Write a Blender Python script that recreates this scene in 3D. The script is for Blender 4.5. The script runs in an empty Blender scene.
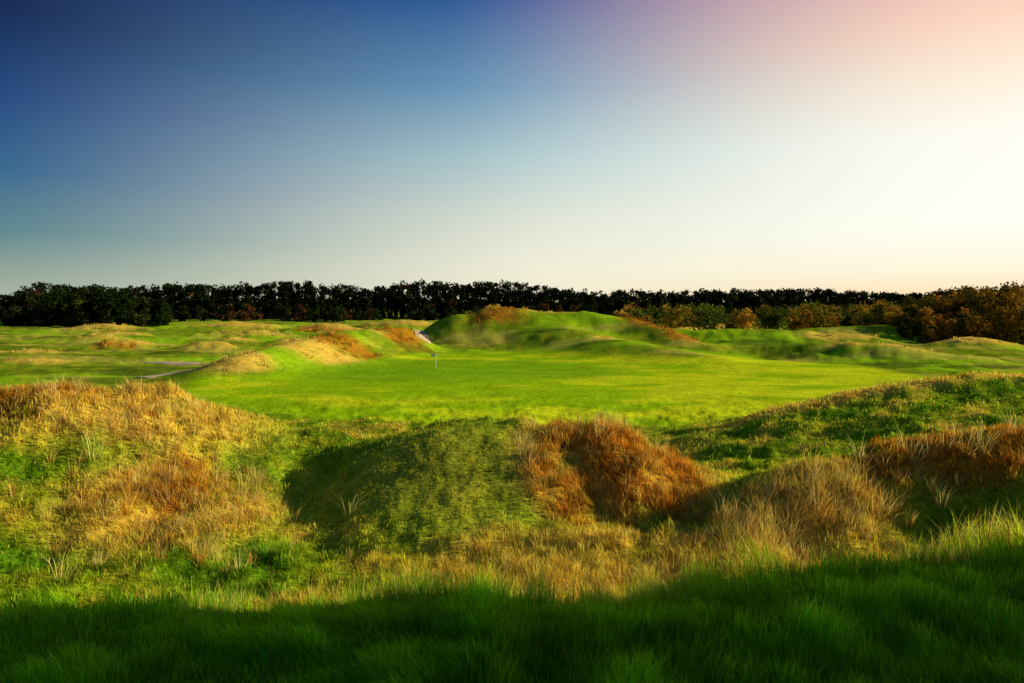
import bpy, math, numpy as np
from mathutils import Vector
rng = np.random.default_rng(7)
scene = bpy.context.scene

# ------------------------------------------------------------ noise
def _h(ix, iy, s):
    h = (ix*374761393 + iy*668265263 + s*974634777) & 0xffffffff
    h = ((h ^ (h >> 13))*1274126177) & 0xffffffff
    h = (h ^ (h >> 16)) & 0xffffffff
    return h/4294967295.0
def vn(x, y, s=0):
    ix = np.floor(x).astype(np.int64); iy = np.floor(y).astype(np.int64)
    fx = x-ix; fy = y-iy
    def g(i, j):
        a = _h(ix+i, iy+j, s)*2*math.pi
        return np.cos(a)*(fx-i)+np.sin(a)*(fy-j)
    u = fx*fx*fx*(fx*(fx*6-15)+10); v = fy*fy*fy*(fy*(fy*6-15)+10)
    a = g(0,0)*(1-u)+g(1,0)*u; b = g(0,1)*(1-u)+g(1,1)*u
    return (a*(1-v)+b*v)*1.5
def fbm(x, y, s=0, o=4):
    t = 0; a = 1.0
    for k in range(o):
        t = t + a*vn(x*2**k, y*2**k, s+k*17); a *= 0.5
    return t
def sst(a, b, x):
    t = np.clip((x-a)/(b-a), 0, 1); return t*t*(3-2*t)

# ------------------------------------------------------------ terrain shape (metres, camera knoll at origin, looking +Y)
def ridge(x, y, pts, p=2.0):
    out = np.zeros_like(x)
    for (x0,y0,h0,w0),(x1,y1,h1,w1) in zip(pts[:-1], pts[1:]):
        dx, dy = x1-x0, y1-y0; L = dx*dx+dy*dy
        t = np.clip(((x-x0)*dx+(y-y0)*dy)/L, 0, 1)
        d = np.hypot(x-x0-t*dx, y-y0-t*dy)
        out = np.maximum(out, (h0+(h1-h0)*t)*np.exp(-(d/(w0+(w1-w0)*t))**p))
    return out
def dome(x, y, cx, cy, a, b, rot, h, p=2.0):
    c, s = math.cos(rot), math.sin(rot)
    X = (x-cx)*c+(y-cy)*s; Y = -(x-cx)*s+(y-cy)*c
    return h*np.exp(-((X/a)**2+(Y/b)**2)**(p/2))
def smax(a, b, k=3.):
    return np.log(np.exp(a*k)+np.exp(b*k)-1+1e-9)/k

R_LEFT = [(-45,26,2.6,8),(-27,24,2.7,7),(-19.5,25.5,3.1,6.0),(-15.5,27.5,3.4,5.2),(-13,29,2.6,4.4),(-10,30,1.5,4.0),(-7.5,32,.7,3.5)]
R_LMID = [(-39,86,1.2,4),(-36.5,91,2.6,5.5),(-33,104,3.8,6.5),(-28.5,119,4.6,7),(-21,131,4.9,5.5)]
R_BIG  = [(-18,150,2.6,7),(-11,154,6.6,10),(-4,156,8.4,12),(6,155,7.6,12),(15,153,7.2,12),(25,146,6.0,10),(31,139,4.4,7),(37,130,1.4,6)]
R_SPUR = [(6,150,5.0,11),(14,134,3.4,11),(20,122,2.7,9),(30,110,1.3,7),(36,103,.4,6)]
HUM = [(-88,124,8,3,1.0),(-84,147,8,3,1.4),(-70,180,14,4,2.0),(-55,205,14,5,2.8),(-95,230,20,5,2.6),(-40,240,18,5,3.0),(-66,160,6,3,1.6),
       (-110,190,10,4,1.8),(-60,135,6,3,1.3),(-130,215,14,5,2.2),(-30,190,7,4,1.6),(-75,108,5,3,.8),(-48,150,5,3,1.4),(-100,165,7,3,1.6),
       (62,205,12,5,2.6),(95,140,10,5,2.4),(48,190,9,4,2.2)]
def green_q(x, y):
    return ((x-8)/48)**2+((y-90)/38)**2 + 0.08*fbm(x/14, y/14, 5, 2)
def flank(x, y):      # close-grazed smooth flank of the middle dune
    return np.exp(-(((x+2.6)/3.6)**2+((y-22.3)/4.2)**2)**1.6)
def H(x, y):
    yy = y + 1.5*vn(x/9, y/9, 3)
    base = 3.3*(1-sst(23, 50, yy + 3*np.exp(-((x-9)/3.5)**2)))
    xr = np.clip(x, 0, 8)
    ye = y - 0.06*xr*xr + 0.5*vn(x/1.7, y/3+5, 21) + 0.02*np.clip(-x,0,8)
    K = 5.0*(1-sst(3.2, 10.5, ye))
    z = base+K
    z = z + dome(x, y, 7.0, 7.6, 2.2, 1.5, .3, .75)
    z = z + ridge(x, y, R_LEFT)
    z = z + dome(x, y, -1.0, 25.3, 5.4, 4.6, -0.1, 2.15, 2.3) + dome(x, y, 4.1, 23.4, 2.4, 2.6, 0.2, 1.2, 2.5)
    z = z + dome(x, y, 2.6, 21.4, .8, 2.2, 0.2, -0.5) + dome(x, y, -6.9, 22, 1.6, 3.6, .3, -0.7)
    z = z + ridge(x, y, [(15,43,1.2,5),(20,44,2.8,6.5),(25,45,4.0,8),(31,45,4.6,9),(45,46,4.6,10)])
    z = z + ridge(x, y, [(17,38,.6,5),(26,33,1.2,6),(40,30,1.8,7)])
    z = z + ridge(x, y, [(6.6,18.2,.8,1.8),(8.6,19.6,1.4,2.8),(10,20,1.8,3.2),(12.3,20,2.4,3.5),(16,19,3.0,3.6),(30,16,3.4,5)])
    z = z + ridge(x, y, [(13.6,3.1,6.6,2.4),(13.2,1,6.0,2.6),(12,-4,5.2,3.0),(9,-12,5,4)], 2.8)  # unseen ridge right of frame, added to cast the foreground shadow
    big = smax(ridge(x, y, R_BIG), ridge(x, y, R_SPUR), 1.0)
    z = z + ridge(x, y, R_LMID) + big
    z = z + ridge(x, y, [(36,168,3.0,8),(55,160,3.4,9),(78,152,2.4,8)])
    z = z + ridge(x, y, [(44,131,1.0,5),(52,124,2.2,6),(64,116,2.4,6),(72,112,.8,6)])
    z = z + ridge(x, y, [(70,180,2.0,9),(110,185,3.0,12),(160,190,3,14)])
    for c in HUM: z = z + dome(x, y, c[0], c[1], c[2], c[3], 0.1, c[4])
    d_ = np.hypot(x, y)
    far = sst(50, 140, d_)
    m = sst(0.85, 1.25, green_q(x, y))
    near = 1-sst(40, 80, y)
    flat = 1-np.exp(-(((x+47)/10)**2+((y-92)/10)**2))
    damp = 1-.7*sst(250,450,d_)
    z = z + m*flat*damp*(0.6*far*fbm(x/26, y/26, 11, 3) + far*0.35*np.abs(fbm(x/7, y/7, 31, 2)))
    z = z + 0.12*sst(.3,2.5,big)*fbm(x/5, y/5, 33, 3)
    rough = near*sst(4, 9, d_)*(1-.75*flank(x,y)) + 0.5*(1-near)*m*flat*(1-sst(.5,2.,big))
    z = z + rough*(0.30*fbm(x/3.2, y/3.2, 41, 3)) + (0.04+.08*sst(7,14,d_)*(1-.7*flank(x,y)))*fbm(x/0.8, y/0.8, 51, 3)*near
    z = z + (1-m)*(0.18*vn(x/18, y/18, 61))
    return z

# ------------------------------------------------------------ vegetation zones
def ell(x, y, cx, cy, a, b, rot=0., soft=.5):
    c, s = math.cos(rot), math.sin(rot)
    X = ((x-cx)*c+(y-cy)*s)/a; Y = (-(x-cx)*s+(y-cy)*c)/b
    return 1-sst(1-soft, 1+soft, np.sqrt(X*X+Y*Y))
GOLD = [(-16,26.5,5.5,3,.2),(-27,25,7,3,0),(-10.5,21,2.8,3,.4),(2.4,15.5,4.6,3.4,0),(4.4,22.8,2.4,3.0,0),(1.4,22.8,1.3,2.8,0),
        (7.8,18.4,2.6,1.6,.3),(-7,37,5,6,0),(0,40,10,4,0),(-37,90,4,5,1.2),(-32,104,5,10,1.2),(24,45,10,2.4,.1),(33,46,8,3,0),
        (16,155,12,2,0),(-2,157,12,2.5,0),(18,128,4,2.,-1.),
        (64,117,9,3,-.3),(75,152,10,4,0),(-5.,9,1.6,1.6,0),(5,12.5,3,2.,0),(-20,42,7,6,0),(-3,13,3.4,1.8,0)]+[(c[0],c[1],c[2]*.85,c[3]*.9,0) for c in HUM]
RUST = [(-19,26,2.6,2.2,0),(4.2,22.4,1.8,2.8,.1),(1.8,22.3,1.1,2.4,0),(13.5,20,3.0,2.2,0),(18,19,4,2.4,0),(-30,112,4,10,1.2),(-23,128,5,7,.9),
        (-3,151,6,4,0),(29,143,7,3,-.7),(34,135,4,3,-.7),(-5,9.5,1.,.8,0),(-11,22,1.2,1.6,0),(-90,128,6,2,0),(-55,200,9,2,0),(-84,144,5,2,0)]
def masks(x, y):
    n1 = fbm(x/2.6, y/2.6, 71, 4); n2 = fbm(x/1.1, y/1.1, 81, 3); nl = fbm(x/25, y/25, 91, 3)
    far = sst(45, 110, np.hypot(x, y))
    g = np.zeros_like(x)
    for e in GOLD: g = np.maximum(g, ell(x, y, *e))
    r = np.zeros_like(x)
    for e in RUST: r = np.maximum(r, ell(x, y, *e))
    mown = 1-sst(0.9, 1.02, green_q(x, y))
    mown = mown*(1-sst(.3,.9,ridge(x, y, R_LMID)))*(1-sst(.6,1.5,np.maximum(ridge(x, y, R_BIG),ridge(x,y,R_SPUR))))
    g = np.clip(g*1.2 + 0.7*n1*g + 0.35*n2*g, 0, 1)
    amb = sst(.2, .6, n1+.35*nl)*.5*(1-flank(x,y))
    g = np.clip(np.maximum(g, amb*(1-far)), 0, 1)
    r = np.clip(r*1.1 + .9*n2*r + .6*n1*r, 0, 1)
    lawn = 1-sst(3.9, 5.0, y + .6*vn(x/1.1, y/1.1, 5) - 0.06*np.clip(x,0,8)**2)
    lawn = lawn*(np.hypot(x,y) < 14)
    g = g*(1-mown)*(1-lawn); r = r*(1-mown)*(1-lawn)
    return g, r, mown, lawn, n1, n2, nl, far
def mixc(a, b, t):
    return a*(1-t[:,None]) + np.array(b)[None,:]*t[:,None]
def ground_col(x, y, mk):
    g, r, mown, lawn, n1, n2, nl, far = mk
    n = len(x)
    c = np.tile(np.array([[.21,.34,.010]]), (n,1))
    c = mixc(c, (.48,.44,.022), np.clip(.32+.9*n1+.3*nl,0,1)*(1-.4*far))
    c = mixc(c, (.08,.21,.006), np.clip(-.1-1.2*n1,0,1)*(1-.6*far))
    c = mixc(c, (.40,.42,.03), flank(x,y)*.8)
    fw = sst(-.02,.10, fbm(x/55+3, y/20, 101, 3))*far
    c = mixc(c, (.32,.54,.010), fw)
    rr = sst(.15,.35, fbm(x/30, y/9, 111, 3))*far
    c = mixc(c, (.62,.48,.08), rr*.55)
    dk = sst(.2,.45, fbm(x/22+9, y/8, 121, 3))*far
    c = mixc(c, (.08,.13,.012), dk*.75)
    c = mixc(c, (.82,.54,.075), g*.9)
    c = mixc(c, (.50,.19,.015), r*.85)
    mg = np.tile(np.array([[.34,.57,.006]]), (n,1))
    mg = mixc(mg, (.64,.74,.012), sst(-.25,.35, fbm(x/14, y/7, 131, 3)+ (x-5)/80.))
    mg = mixc(mg, (.23,.46,.008), ell(x, y, -8, 98, 24, 15, 0, .12)*.85)
    c = c*(1-mown[:,None]) + mg*mown[:,None]
    c = mixc(c, (.19,.42,.008), lawn)
    return np.clip(c, 0, 1)

# ------------------------------------------------------------ mesh helper
def make_mesh(name, co, faces_flat, sizes, cols=None, mat=None, smooth=False):
    me = bpy.data.meshes.new(name)
    me.vertices.add(len(co)); me.vertices.foreach_set("co", np.ascontiguousarray(co, dtype=np.float32).ravel())
    me.loops.add(len(faces_flat)); me.loops.foreach_set("vertex_index", np.ascontiguousarray(faces_flat, dtype=np.int32))
    st = np.concatenate([[0], np.cumsum(sizes)[:-1]]).astype(np.int32)
    me.polygons.add(len(sizes)); me.polygons.foreach_set("loop_start", st)
    me.polygons.foreach_set("use_smooth", np.full(len(sizes), smooth))
    me.update(calc_edges=True)
    if cols is not None:
        ca = me.color_attributes.new("tint", 'FLOAT_COLOR', 'POINT')
        ca.data.foreach_set("color", np.concatenate([cols, np.ones((len(cols),1))],1).astype(np.float32).ravel())
    ob = bpy.data.objects.new(name, me); scene.collection.objects.link(ob)
    if mat: me.materials.append(mat)
    return ob

# ------------------------------------------------------------ materials
def newmat(name):
    m = bpy.data.materials.new(name); m.use_nodes = True
    nt = m.node_tree; nt.nodes.clear(); return m, nt, nt.nodes, nt.links
def leaf_mat(name, trans=.35, amp=.25, scale=1.5):
    m, nt, N, L = newmat(name)
    out = N.new("ShaderNodeOutputMaterial"); a = N.new("ShaderNodeAttribute"); a.attribute_name = "tint"
    geo = N.new("ShaderNodeNewGeometry"); nz = N.new("ShaderNodeTexNoise"); nz.inputs["Scale"].default_value = scale
    L.new(geo.outputs["Position"], nz.inputs["Vector"])
    mr = N.new("ShaderNodeMapRange"); mr.inputs[1].default_value=.3; mr.inputs[2].default_value=.7; mr.inputs[3].default_value=1-amp; mr.inputs[4].default_value=1+amp
    L.new(nz.outputs["Fac"], mr.inputs[0])
    mul = N.new("ShaderNodeVectorMath"); mul.operation='SCALE'; L.new(a.outputs["Color"], mul.inputs[0]); L.new(mr.outputs[0], mul.inputs["Scale"])
    d = N.new("ShaderNodeBsdfDiffuse"); t = N.new("ShaderNodeBsdfTranslucent"); mx = N.new("ShaderNodeMixShader"); mx.inputs[0].default_value = trans
    L.new(mul.outputs[0], d.inputs[0]); L.new(mul.outputs[0], t.inputs[0])
    L.new(d.outputs[0], mx.inputs[1]); L.new(t.outputs[0], mx.inputs[2])
    L.new(mx.outputs[0], out.inputs[0])
    return m
def ground_mat():
    m, nt, N, L = newmat("turf_ground")
    out = N.new("ShaderNodeOutputMaterial"); b = N.new("ShaderNodeBsdfDiffuse")
    a = N.new("ShaderNodeAttribute"); a.attribute_name = "tint"
    geo = N.new("ShaderNodeNewGeometry")
    val = None
    for sc, amp in ((0.25,.15),(1.3,.2),(7,.35)):
        nz = N.new("ShaderNodeTexNoise"); nz.inputs["Scale"].default_value = sc; nz.inputs["Detail"].default_value = 3
        L.new(geo.outputs["Position"], nz.inputs["Vector"])
        mr = N.new("ShaderNodeMapRange"); mr.inputs[1].default_value=.3; mr.inputs[2].default_value=.7; mr.inputs[3].default_value=1-amp; mr.inputs[4].default_value=1+amp
        L.new(nz.outputs["Fac"], mr.inputs[0])
        if val is None: val = mr.outputs[0]
        else:
            mu = N.new("ShaderNodeMath"); mu.operation='MULTIPLY'; L.new(val, mu.inputs[0]); L.new(mr.outputs[0], mu.inputs[1]); val = mu.outputs[0]
    mul = N.new("ShaderNodeVectorMath"); mul.operation='SCALE'; L.new(a.outputs["Color"], mul.inputs[0]); L.new(val, mul.inputs["Scale"])
    L.new(mul.outputs[0], b.inputs[0])
    bp = N.new("ShaderNodeBump"); bp.inputs["Strength"].default_value=.5; bp.inputs["Distance"].default_value=.12
    nz = N.new("ShaderNodeTexNoise"); nz.inputs["Scale"].default_value=3.5; nz.inputs["Detail"].default_value=4; L.new(geo.outputs["Position"], nz.inputs["Vector"])
    L.new(nz.outputs["Fac"], bp.inputs["Height"]); L.new(bp.outputs[0], b.inputs["Normal"])
    L.new(b.outputs[0], out.inputs[0]); return m

# ------------------------------------------------------------ terrain
th = np.radians(np.concatenate([np.arange(-50, 50, .13), np.arange(50, 310, 2.5)]))
rr_ = np.concatenate([[0.02], np.exp(np.linspace(math.log(.4), math.log(5000), 780))])
T, Rr = np.meshgrid(th, rr_)
X = (Rr*np.sin(T)).ravel(); Y = (Rr*np.cos(T)).ravel()
Z = H(X, Y)
mk = masks(X, Y)
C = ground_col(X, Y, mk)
nt_, nr_ = len(th), len(rr_)
i = np.arange(nr_-1)[:,None]*nt_; j = np.arange(nt_)[None,:]; j2 = (j+1) % nt_
quads = np.stack([i+j, i+nt_+j, i+nt_+j2, i+j2], -1).reshape(-1,4)[:, ::-1]
terrain = make_mesh("terrain", np.stack([X,Y,Z],1), quads.ravel(), np.full(len(quads),4), C, ground_mat(), True)

# ------------------------------------------------------------ grass blades
def blades(px, py, pz, ln, wd, lx, ly, col, tipcol, root=.75):
    n = len(px); a = rng.uniform(0, 2*math.pi, n)
    wx, wy = np.cos(a)*wd*.5, np.sin(a)*wd*.5
    up = np.sqrt(np.clip(1-(lx*lx+ly*ly)*.5, .15, 1))
    mx, my, mz = px+lx*ln*.3, py+ly*ln*.3, pz+ln*up*.58
    tx, ty, tz = px+lx*ln*.85, py+ly*ln*.85, pz+ln*up*.98
    V = np.empty((n,5,3))
    V[:,0] = np.stack([px-wx,py-wy,pz-.02],1); V[:,1] = np.stack([px+wx,py+wy,pz-.02],1)
    V[:,2] = np.stack([mx+wx*.8,my+wy*.8,mz],1); V[:,3] = np.stack([mx-wx*.8,my-wy*.8,mz],1)
    V[:,4] = np.stack([tx,ty,tz],1)
    b = (np.arange(n)*5)[:,None]
    F = (b+np.array([0,1,2,3,3,2,4])[None,:]).ravel()
    S = np.tile([4,3], n)
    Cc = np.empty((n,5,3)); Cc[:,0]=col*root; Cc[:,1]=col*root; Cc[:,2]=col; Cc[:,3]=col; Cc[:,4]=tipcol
    return V.reshape(-1,3), F, S, np.clip(Cc.reshape(-1,3),0,.95)
blade_mat = leaf_mat("grass_blade", .42, .2, 2.0)

N = 480000
r = np.exp(rng.uniform(math.log(2.0), math.log(60), N)); t = np.radians(rng.uniform(-41, 41, N))
x = r*np.sin(t); y = r*np.cos(t)
mk = masks(x, y); keep = (mk[2] < .4) & (rng.random(N) > .35*flank(x,y))
x, y, r = x[keep], y[keep], r[keep]; mk = [q[keep] for q in mk]
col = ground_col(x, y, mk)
g, ru, mown, lawn, n1, n2, nl, far = mk
fk = flank(x,y)
cl = fbm(x/.35, y/.35, 301, 2) + .6*fbm(x/.9,y/.9,302,2)*(r>8)
cl = cl*(1-.6*fk)
ln = .09 + .11*g + .10*ru + .08*np.clip(n2,0,1) + .14*np.clip(cl,0,1)
ln = ln*(1-.4*fk)
ln = np.where(lawn>.5, .07+.04*np.clip(n1,-.5,1)+.09*np.clip(cl,0,1), ln)
fr = np.exp(-((y-4.9-.06*np.clip(x,0,8)**2)/1.2)**2); ln = ln + .11*fr*(.4+1.3*np.clip(cl,-.3,1))
ln = ln*rng.uniform(.55, 1.35, len(x))
wd = np.maximum(.0042, .0011*r)*rng.uniform(.6,1.3,len(x))
sh = rng.uniform(.5, 1.5, (len(x),1))*(1+.5*np.clip(cl,-1,1))[:,None]; hue = rng.normal(0,.10,(len(x),1))
col = col*sh*np.concatenate([1+hue*1.5, 1+hue*.4, np.ones_like(hue)],1)*1.2
st = (rng.random(len(x)) < (.06+.22*fr*(cl>0))*(lawn<.7))
col[st] = np.array([.85,.60,.13])*sh[st]
fresh = fr*(rng.random(len(x))<.65)*(~st)
col = col*(1-fresh[:,None]*.6)+np.array([.42,.60,.008])*sh*fresh[:,None]*.6
flow = fbm(x/1.5, y/1.5, 201, 2)*4
lx = -.2 + .35*np.cos(flow) + rng.normal(0,.25,len(x)); ly = -.05+.3*np.sin(flow) + rng.normal(0,.25,len(x))
z = H(x, y)
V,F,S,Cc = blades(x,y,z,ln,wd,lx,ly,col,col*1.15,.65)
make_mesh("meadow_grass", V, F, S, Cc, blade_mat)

# ------------------------------------------------------------ tall marram / dead-grass tufts
def tufts(name, nc, rmin, rmax, maskid, thr, nb, lmin, lmax, spread, pal, mat, extra=(), wf=1., bias=-.15, centres=None, root=.55):
    if centres is None:
        r = np.exp(rng.uniform(math.log(rmin), math.log(rmax), nc)); t = np.radians(rng.uniform(-41,41,nc))
        x = r*np.sin(t); y = r*np.cos(t); mk = masks(x,y); v = mk[maskid]
        k = (rng.random(nc)*.9+thr < v) & (mk[2]<.2) & (mk[3]<.4)
        x,y = x[k],y[k]
    else: x,y = centres
    if len(extra):
        e=np.array(extra); x=np.concatenate([x,e[:,0]]); y=np.concatenate([y,e[:,1]])
    n = len(x)
    P = np.array(pal)[rng.integers(0,len(pal),n)]*rng.uniform(.7,1.3,(n,1))
    sz = rng.uniform(.5,1.4,n)
    ix = np.repeat(np.arange(n), nb); m = len(ix)
    a = rng.uniform(0,2*math.pi,m); q = np.sqrt(rng.random(m))*spread*sz[ix]
    bx = x[ix]+np.cos(a)*q; by = y[ix]+np.sin(a)*q; bz = H(bx,by)
    ln = rng.uniform(lmin,lmax,m)*sz[ix]
    lean = .25+.6*rng.random(m)
    lx = np.cos(a)*lean*(q/(spread+1e-6)+.3) +bias + rng.normal(0,.12,m); ly = np.sin(a)*lean*(q/(spread+1e-6)+.3)+rng.normal(0,.12,m)
    rb = np.hypot(bx,by); wd = np.maximum(.0045,.0010*rb)*rng.uniform(.6,1.2,m)*wf
    col = P[ix]*rng.uniform(.6,1.4,(m,1))
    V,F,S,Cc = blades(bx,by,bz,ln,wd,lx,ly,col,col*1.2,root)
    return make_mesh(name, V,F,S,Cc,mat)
marram = leaf_mat("marram_blade", .42, .2, 2.)
ex=[(-4.4+rng.normal(0,.5),6.6+rng.normal(0,.5)) for _ in range(10)]+[(-.9+rng.normal(0,.25),5.9+rng.normal(0,.3)) for _ in range(6)]
ex+=[(rng.uniform(2.2,3.8),rng.uniform(5.2,6.6)) for _ in range(7)]+[(-5.4+rng.normal(0,.5),8.5+rng.normal(0,.6)) for _ in range(8)]
GP=[(.92,.60,.11),(.95,.68,.16),(.85,.52,.07),(.55,.46,.03)]
tufts("marram_grass", 9500, 6.5, 70, 0, .42, 24, .16, .44, .14, GP, marram, ex)
cx=[];cy=[]
for (a,b,sa,sb,n) in ((-9.2,19.5,1.5,1.6,60),(-11.5,22,1.8,1.8,50),(-15.5,25.5,2.4,1.4,60),(6.8,17.6,1.0,.7,45),(8.8,18.3,1.0,.8,45),(3.9,24.4,.8,.6,24),(.6,21.8,.4,.8,10),(12.5,19,1.4,.8,24),(3,14,2.4,1.2,16)):
    cx.append(rng.normal(a,sa,n)); cy.append(rng.normal(b,sb,n))
tufts("marram_stalks", 0,0,0,0,0, 18, .35, .8, .13, [(.95,.68,.22),(.95,.62,.16),(.88,.5,.10)], marram, ex, .75, .22, (np.concatenate(cx),np.concatenate(cy)), .8)
tufts("dry_bracken", 8500, 7, 60, 1, .30, 30, .12, .32, .16, [(.78,.31,.025),(.88,.46,.045),(.34,.12,.015),(.92,.60,.09)], marram)
tufts("dune_grass", 7000, 70, 260, 0, .3, 12, .3, .65, .6, [(.88,.58,.12),(.9,.64,.18),(.55,.46,.05)], marram)
tufts("dune_bracken", 8000, 70, 210, 1, .2, 14, .3, .7, .7, [(.60,.24,.03),(.74,.38,.05),(.24,.10,.02)], marram)
ns=620; x=rng.uniform(-1.4,3.8,ns); y=rng.uniform(4.8,8.5,ns)
V,F,S,Cc=blades(x,y,H(x,y),rng.uniform(.2,.5,ns),np.full(ns,.008),rng.normal(-.05,.15,ns),rng.normal(0,.15,ns),np.tile([[.40,.16,.04]],(ns,1)),np.tile([[.6,.28,.09]],(ns,1)))
make_mesh("heather_stalks",V,F,S,Cc,marram)

# ------------------------------------------------------------ trees: trunks + leaf-clump crowns
def forest(name, trees, mat):
    Vs=[];Fs=[];Ss=[];Cs=[];off=0
    for (x,y,h,rad,cb,col,nl,ls) in trees:
        z0 = float(H(np.array([x]),np.array([y]))[0])-.2
        k=6; r0=.018*h+.04; a=np.arange(k)*2*math.pi/k
        lean = rng.normal(0,.03,2)*h
        rings=[]
        for f,rr in ((0,1.25),(.35,.8),(.85,.25)):
            rings.append(np.stack([x+lean[0]*f+np.cos(a)*r0*rr, y+lean[1]*f+np.sin(a)*r0*rr, np.full(k,z0+h*f)],1))
        v=np.concatenate(rings); Vs.append(v)
        f=[]
        for q in range(2):
            for w in range(k):
                f += [off+q*k+w, off+q*k+(w+1)%k, off+(q+1)*k+(w+1)%k, off+(q+1)*k+w]
        Fs.append(np.array(f)); Ss.append(np.full(2*k,4)); Cs.append(np.tile([[.06,.045,.03]],(3*k,1))); off+=3*k
        nlump=rng.integers(8,13)
        fz = rng.uniform(.05,.88,nlump)
        lz = z0+h*(cb+(1-cb)*fz); la=rng.uniform(0,2*math.pi,nlump)
        taper = 1-.45*fz
        lr = rad*.65*rng.uniform(.2,1,nlump)*taper
        lc = np.stack([x+np.cos(la)*lr, y+np.sin(la)*lr, lz],1)
        lrad = rad*rng.uniform(.32,.62,nlump)*taper**.5
        id_ = rng.integers(0,nlump,nl)
        d = rng.normal(0,1,(nl,3)); d/=np.linalg.norm(d,axis=1)[:,None]
        c = lc[id_]+d*(lrad[id_]*rng.random(nl)**.45)[:,None]*np.array([1,1,.8])
        c[:,2]=np.maximum(c[:,2], z0+.1)
        e1=rng.normal(0,1,(nl,3)); e1/=np.linalg.norm(e1,axis=1)[:,None]
        e2=rng.normal(0,1,(nl,3)); e2-=e1*(e1*e2).sum(1)[:,None]; e2/=np.linalg.norm(e2,axis=1)[:,None]
        s=(ls*rng.uniform(.5,1.3,nl))[:,None]
        v=np.stack([c+e1*s, c-e1*s*.5+e2*s*.8, c-e1*s*.5-e2*s*.8],1).reshape(-1,3)
        lumpc = rng.uniform(.65,1.35,nlump)[id_][:,None]
        cc=np.clip(np.array([col])*lumpc*rng.uniform(.7,1.3,(nl,1)),0,1)
        Vs.append(v); Fs.append(off+np.arange(nl*3)); Ss.append(np.full(nl,3)); Cs.append(np.repeat(cc,3,0)); off+=nl*3
    return make_mesh(name,np.concatenate(Vs),np.concatenate(Fs),np.concatenate(Ss),np.concatenate(Cs),mat)
tree_mat = leaf_mat("tree_foliage", .2, .25, .2)
tr=[]
for row,yy in enumerate((366,374,383,393,404)):
    xx=-350.
    while xx<340:
        u=xx/yy
        big_ = vn(np.array([xx/34.]),np.array([row*.15]),3)[0]*3.4 + vn(np.array([xx/11.]),np.array([row*.4]),9)[0]*1.5
        hh = 20.3 + big_ + rng.normal(0,.4)
        if xx>10: hh -= 4.0*min(1,(xx-10)/50)
        if u<-.70: hh -= 8*min(1,(-.70-u)/.03)
        if row==0: hh*=rng.uniform(.4,.85)
        dk = (.013,.022,.006) if rng.random()<.75 else (.026,.034,.009)
        if rng.random()<.03: dk=(.09,.04,.016)
        tr.append((xx,yy+rng.uniform(-4,4),hh,rng.uniform(4.4,6.4),.0 if row<3 else .3,dk,360 if row<3 else 200,.75))
        xx += rng.uniform(2.8,5.6)
forest("pine_forest", tr, tree_mat)
tr=[]
for q in range(125):
    yy=rng.uniform(255,330); u=rng.uniform(-.74,-.5); hh=rng.uniform(11,18)*(yy/300)
    if u>-.56: hh*=.7
    if u<-.69: hh*=.45
    tr.append((u*yy,yy,hh,rng.uniform(3.8,5.6),.0,(.016,.030,.006) if rng.random()<.8 else (.045,.055,.012),400,.65))
for q in range(110):
    yy=rng.uniform(320,365); u=rng.uniform(-.5,.14); hh=rng.uniform(3,9)
    tr.append((u*yy,yy,hh,rng.uniform(3,4.8),.0,(.020,.034,.008) if rng.random()<.75 else (.11,.05,.016),250,.65))
forest("woodland", tr, tree_mat)
tr=[]
pal=[(.26,.19,.02),(.40,.23,.03),(.17,.20,.02),(.46,.25,.03),(.10,.13,.02),(.08,.10,.015),(.14,.17,.02)]  # autumn browns, warmed to paint in the orange haze over the right trees
for q in range(200):
    yy=rng.uniform(180,330); u=rng.uniform(.15,.78); hh=rng.uniform(3,10)*(.5+.5*yy/300)
    tr.append((u*yy,yy,hh,hh*rng.uniform(.5,.85),.0,pal[rng.integers(0,7)],400,.5))
forest("autumn_scrub", tr, tree_mat)
tr=[]
pal=[(.24,.15,.018),(.42,.20,.02),(.11,.10,.014),(.50,.25,.022),(.09,.08,.012)]  # brown thicket; orange tones put the haze glow into the leaf colour
for q in range(400):
    yy=rng.uniform(148,250); u=rng.uniform(.42,.90)
    edge=.48+(250-yy)*.0016
    if u<edge-.03: continue
    hh=rng.uniform(8,14.5)*min(1,.35+max(0,(u-edge+.03))*5)*(.5+.5*yy/210)
    tr.append((u*yy,yy,hh,hh*rng.uniform(.4,.55),.0,pal[rng.integers(0,5)],430,.46))
forest("hawthorn_thicket", tr, tree_mat)

# ------------------------------------------------------------ sandy paths draped on the ground
def ribbon(name, pts, w, mat, off=.09):
    P=[]
    for (x0,y0),(x1,y1) in zip(pts[:-1],pts[1:]):
        for k in range(14): P.append((x0+(x1-x0)*k/14, y0+(y1-y0)*k/14))
    P.append(pts[-1]); P=np.array(P,float)
    for _ in range(8): P[1:-1]=(P[:-2]+P[2:]+2*P[1:-1])/4
    d=np.gradient(P,axis=0); d/=np.linalg.norm(d,axis=1)[:,None]; nrm=np.stack([-d[:,1],d[:,0]],1)
    k=5; rows=[]
    for s in np.linspace(-.5,.5,k):
        q=P+nrm*(s*w*(1+.15*np.sin(np.arange(len(P))*.7)))[:,None]
        rows.append(np.stack([q[:,0],q[:,1],H(q[:,0],q[:,1])+off-(.08 if abs(s)>.45 else 0)],1))
    co=np.stack(rows,1).reshape(-1,3); n=len(P)
    a=np.arange(n-1)[:,None]*k+np.arange(k-1)[None,:]
    F=np.stack([a,a+1,a+k+1,a+k],-1).reshape(-1,4)[:,::-1]
    return make_mesh(name,co,F.ravel(),np.full(len(F),4),None,mat,True)
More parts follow.
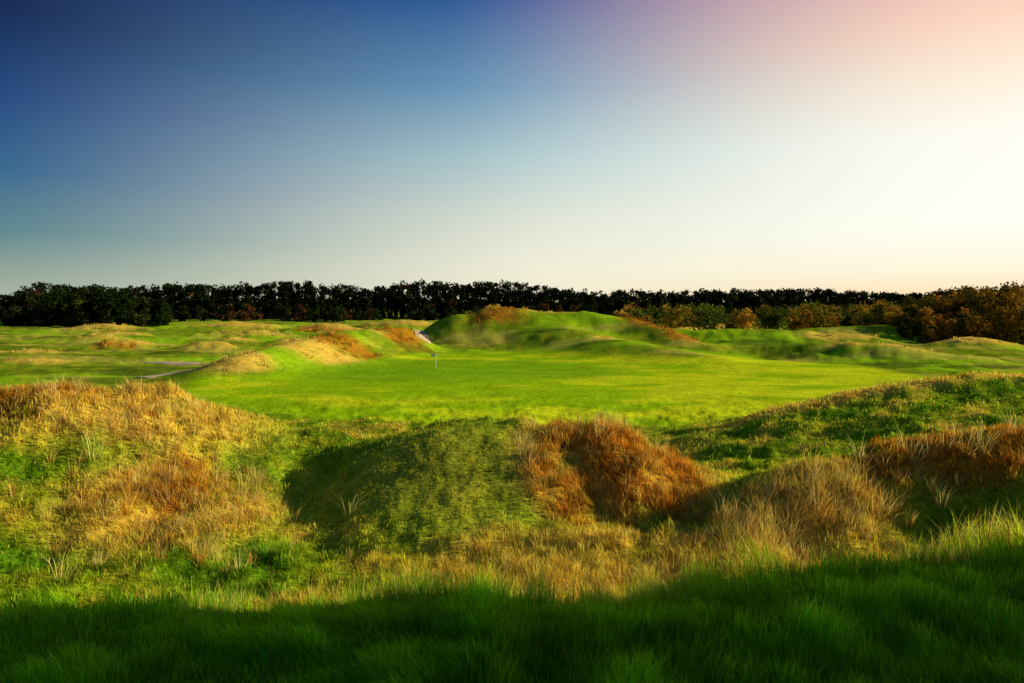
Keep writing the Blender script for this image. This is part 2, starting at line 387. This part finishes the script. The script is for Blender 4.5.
pm,nt,Nn,L=newmat("sandy_gravel"); o=Nn.new("ShaderNodeOutputMaterial"); b=Nn.new("ShaderNodeBsdfDiffuse")
nz=Nn.new("ShaderNodeTexNoise"); nz.inputs["Scale"].default_value=1.5; nz.inputs["Detail"].default_value=6
g_=Nn.new("ShaderNodeNewGeometry"); L.new(g_.outputs["Position"],nz.inputs["Vector"])
cr=Nn.new("ShaderNodeValToRGB"); cr.color_ramp.elements[0].color=(.50,.37,.20,1); cr.color_ramp.elements[1].color=(.72,.57,.36,1)
L.new(nz.outputs["Fac"],cr.inputs[0]); L.new(cr.outputs[0],b.inputs[0]); L.new(b.outputs[0],o.inputs[0])
ribbon("sandy_path", [(-16.9,129),(-17.4,135),(-18.9,144),(-21.5,153),(-23.5,165),(-26,182),(-27,200),(-22,225)], 2.6, pm, .16)
ribbon("gravel_path", [(-47.5,87),(-46,90.5),(-44,94),(-41.5,97),(-45,104),(-60,112)], 2.8, pm, .14)

# ------------------------------------------------------------ golf flag
def mat_simple(name,c,rough=.5):
    m,nt,N_,L=newmat(name); o=N_.new("ShaderNodeOutputMaterial"); b=N_.new("ShaderNodeBsdfPrincipled")
    nz=N_.new("ShaderNodeTexNoise"); nz.inputs["Scale"].default_value=12; mx=N_.new("ShaderNodeMix"); mx.data_type='RGBA'
    mx.inputs[6].default_value=(*[q*.88 for q in c],1); mx.inputs[7].default_value=(*c,1); L.new(nz.outputs["Fac"],mx.inputs[0]); L.new(mx.outputs[2],b.inputs["Base Color"])
    b.inputs["Roughness"].default_value=rough; L.new(b.outputs[0],o.inputs[0]); return m
fx,fy=-11.2,100.; fz=float(H(np.array([fx]),np.array([fy]))[0])
import bmesh
root=bpy.data.objects.new("golf_flag",None); root.location=(fx,fy,fz); scene.collection.objects.link(root)
def add(name,bm,mat):
    me=bpy.data.meshes.new(name); bm.to_mesh(me); bm.free(); me.materials.append(mat)
    ob=bpy.data.objects.new(name,me); scene.collection.objects.link(ob); ob.parent=root; return ob
bm=bmesh.new(); bmesh.ops.create_cone(bm,cap_ends=True,segments=12,radius1=.05,radius2=.04,depth=2.2)
bmesh.ops.translate(bm,vec=(0,0,1.1),verts=bm.verts); add("flagstick",bm,mat_simple("white_enamel",(.85,.85,.82),.35))
bm=bmesh.new(); nx,nz_=10,5; g2=[]
for a in range(nx+1):
    for c in range(nz_+1):
        u=a/nx; v=c/nz_
        g2.append(bm.verts.new((-.03-u*.66, .06*math.sin(u*7)*u, 1.66+ v*.52*(1-.25*u)+.06*u)))
for a in range(nx):
    for c in range(nz_):
        i0=a*(nz_+1)+c; bm.faces.new([g2[i0],g2[i0+nz_+1],g2[i0+nz_+2],g2[i0+1]])
add("flag",bm,mat_simple("flag_cloth",(.88,.86,.7),.8))
bm=bmesh.new(); bmesh.ops.create_cone(bm,cap_ends=True,segments=20,radius1=.054,radius2=.054,depth=.01)
bmesh.ops.translate(bm,vec=(0,0,.012),verts=bm.verts); add("cup",bm,mat_simple("cup_dark",(.03,.03,.03),.8))

# ------------------------------------------------------------ sky
AZ, EL = math.radians(88), math.radians(19)
w=bpy.data.worlds.new("World"); scene.world=w; w.use_nodes=True; nt=w.node_tree; N_=nt.nodes; L=nt.links; N_.clear()
out=N_.new("ShaderNodeOutputWorld"); bg=N_.new("ShaderNodeBackground")
tc=N_.new("ShaderNodeTexCoord"); sep=N_.new("ShaderNodeSeparateXYZ"); L.new(tc.outputs["Generated"],sep.inputs[0])
flat=N_.new("ShaderNodeCombineXYZ"); L.new(sep.outputs[0],flat.inputs[0]); L.new(sep.outputs[1],flat.inputs[1])
nrm=N_.new("ShaderNodeVectorMath"); nrm.operation='NORMALIZE'; L.new(flat.outputs[0],nrm.inputs[0])
GA=math.radians(41)
dot=N_.new("ShaderNodeVectorMath"); dot.operation='DOT_PRODUCT'; L.new(nrm.outputs[0],dot.inputs[0]); dot.inputs[1].default_value=(math.sin(GA),math.cos(GA),0)
ac=N_.new("ShaderNodeMath"); ac.operation='ARCCOSINE'; ac.use_clamp=False; L.new(dot.outputs["Value"],ac.inputs[0])
def mrange(src,a,b,sm='SMOOTHSTEP'):
    m=N_.new("ShaderNodeMapRange"); m.interpolation_type=sm; m.inputs[1].default_value=math.radians(b); m.inputs[2].default_value=math.radians(a)
    m.inputs[3].default_value=1; m.inputs[4].default_value=0; L.new(src,m.inputs[0]); return m.outputs[0]
def s2l(c): return [((q/255)/12.92 if q/255<=.04045 else ((q/255+.055)/1.055)**2.4) for q in c]
def ramp(stops):
    r=N_.new("ShaderNodeValToRGB"); cr=r.color_ramp; cr.interpolation='LINEAR'
    L.new(sep.outputs[2],r.inputs[0])
    while len(cr.elements)<len(stops): cr.elements.new(.5)
    for e,(p,c) in zip(cr.elements,stops): e.position=p; e.color=(*s2l(c),1)
    return r.outputs[0]
RA=ramp([(0,(168,178,162)),(.03,(142,162,150)),(.08,(80,128,138)),(.15,(28,92,138)),(.23,(2,58,122)),(.32,(0,20,72)),(.6,(14,40,95)),(1,(50,90,150))])
RB=ramp([(0,(242,236,210)),(.05,(238,236,214)),(.12,(218,224,210)),(.20,(174,202,206)),(.29,(110,156,190)),(.40,(40,88,154)),(.65,(50,90,155)),(1,(70,110,170))])
RC=ramp([(0,(255,222,172)),(.04,(255,246,220)),(.09,(255,254,242)),(.20,(255,252,240)),(.26,(255,238,216)),(.32,(255,214,190)),(.38,(240,190,180)),(.5,(165,160,190)),(.7,(110,135,185)),(1,(70,110,170))])
m1=N_.new("ShaderNodeMix"); m1.data_type='RGBA'; L.new(mrange(ac.outputs[0],84,34),m1.inputs[0]); L.new(RA,m1.inputs[6]); L.new(RB,m1.inputs[7])
m2=N_.new("ShaderNodeMix"); m2.data_type='RGBA'; L.new(mrange(ac.outputs[0],48,3),m2.inputs[0]); L.new(m1.outputs[2],m2.inputs[6]); L.new(RC,m2.inputs[7])
sky=N_.new("ShaderNodeTexSky"); sky.sky_type='NISHITA'; sky.sun_disc=False; sky.sun_elevation=EL; sky.sun_rotation=AZ
sc=N_.new("ShaderNodeVectorMath"); sc.operation='SCALE'; sc.inputs["Scale"].default_value=.0025; L.new(sky.outputs[0],sc.inputs[0])
ad=N_.new("ShaderNodeVectorMath"); ad.operation='ADD'; L.new(m2.outputs[2],ad.inputs[0]); L.new(sc.outputs[0],ad.inputs[1])
L.new(ad.outputs[0],bg.inputs[0]); bg.inputs[1].default_value=1.0; L.new(bg.outputs[0],out.inputs[0])

sd=bpy.data.lights.new("sun","SUN"); sd.energy=5; sd.angle=math.radians(.6); sd.color=(1,.86,.5)
so=bpy.data.objects.new("sun",sd); scene.collection.objects.link(so)
dirn=Vector((math.sin(AZ)*math.cos(EL), math.cos(AZ)*math.cos(EL), math.sin(EL)))
so.rotation_euler=dirn.to_track_quat('Z','Y').to_euler(); so.location=dirn*50

cd=bpy.data.cameras.new("camera"); cd.lens=24; cd.sensor_width=36; cd.clip_end=8000; cd.clip_start=.05
co=bpy.data.objects.new("camera",cd); co.location=(0,0,10); co.rotation_euler=(math.radians(90-3.45),0,0)
scene.collection.objects.link(co); scene.camera=co
scene.view_settings.view_transform='Standard'; scene.view_settings.look='None'; scene.view_settings.exposure=0
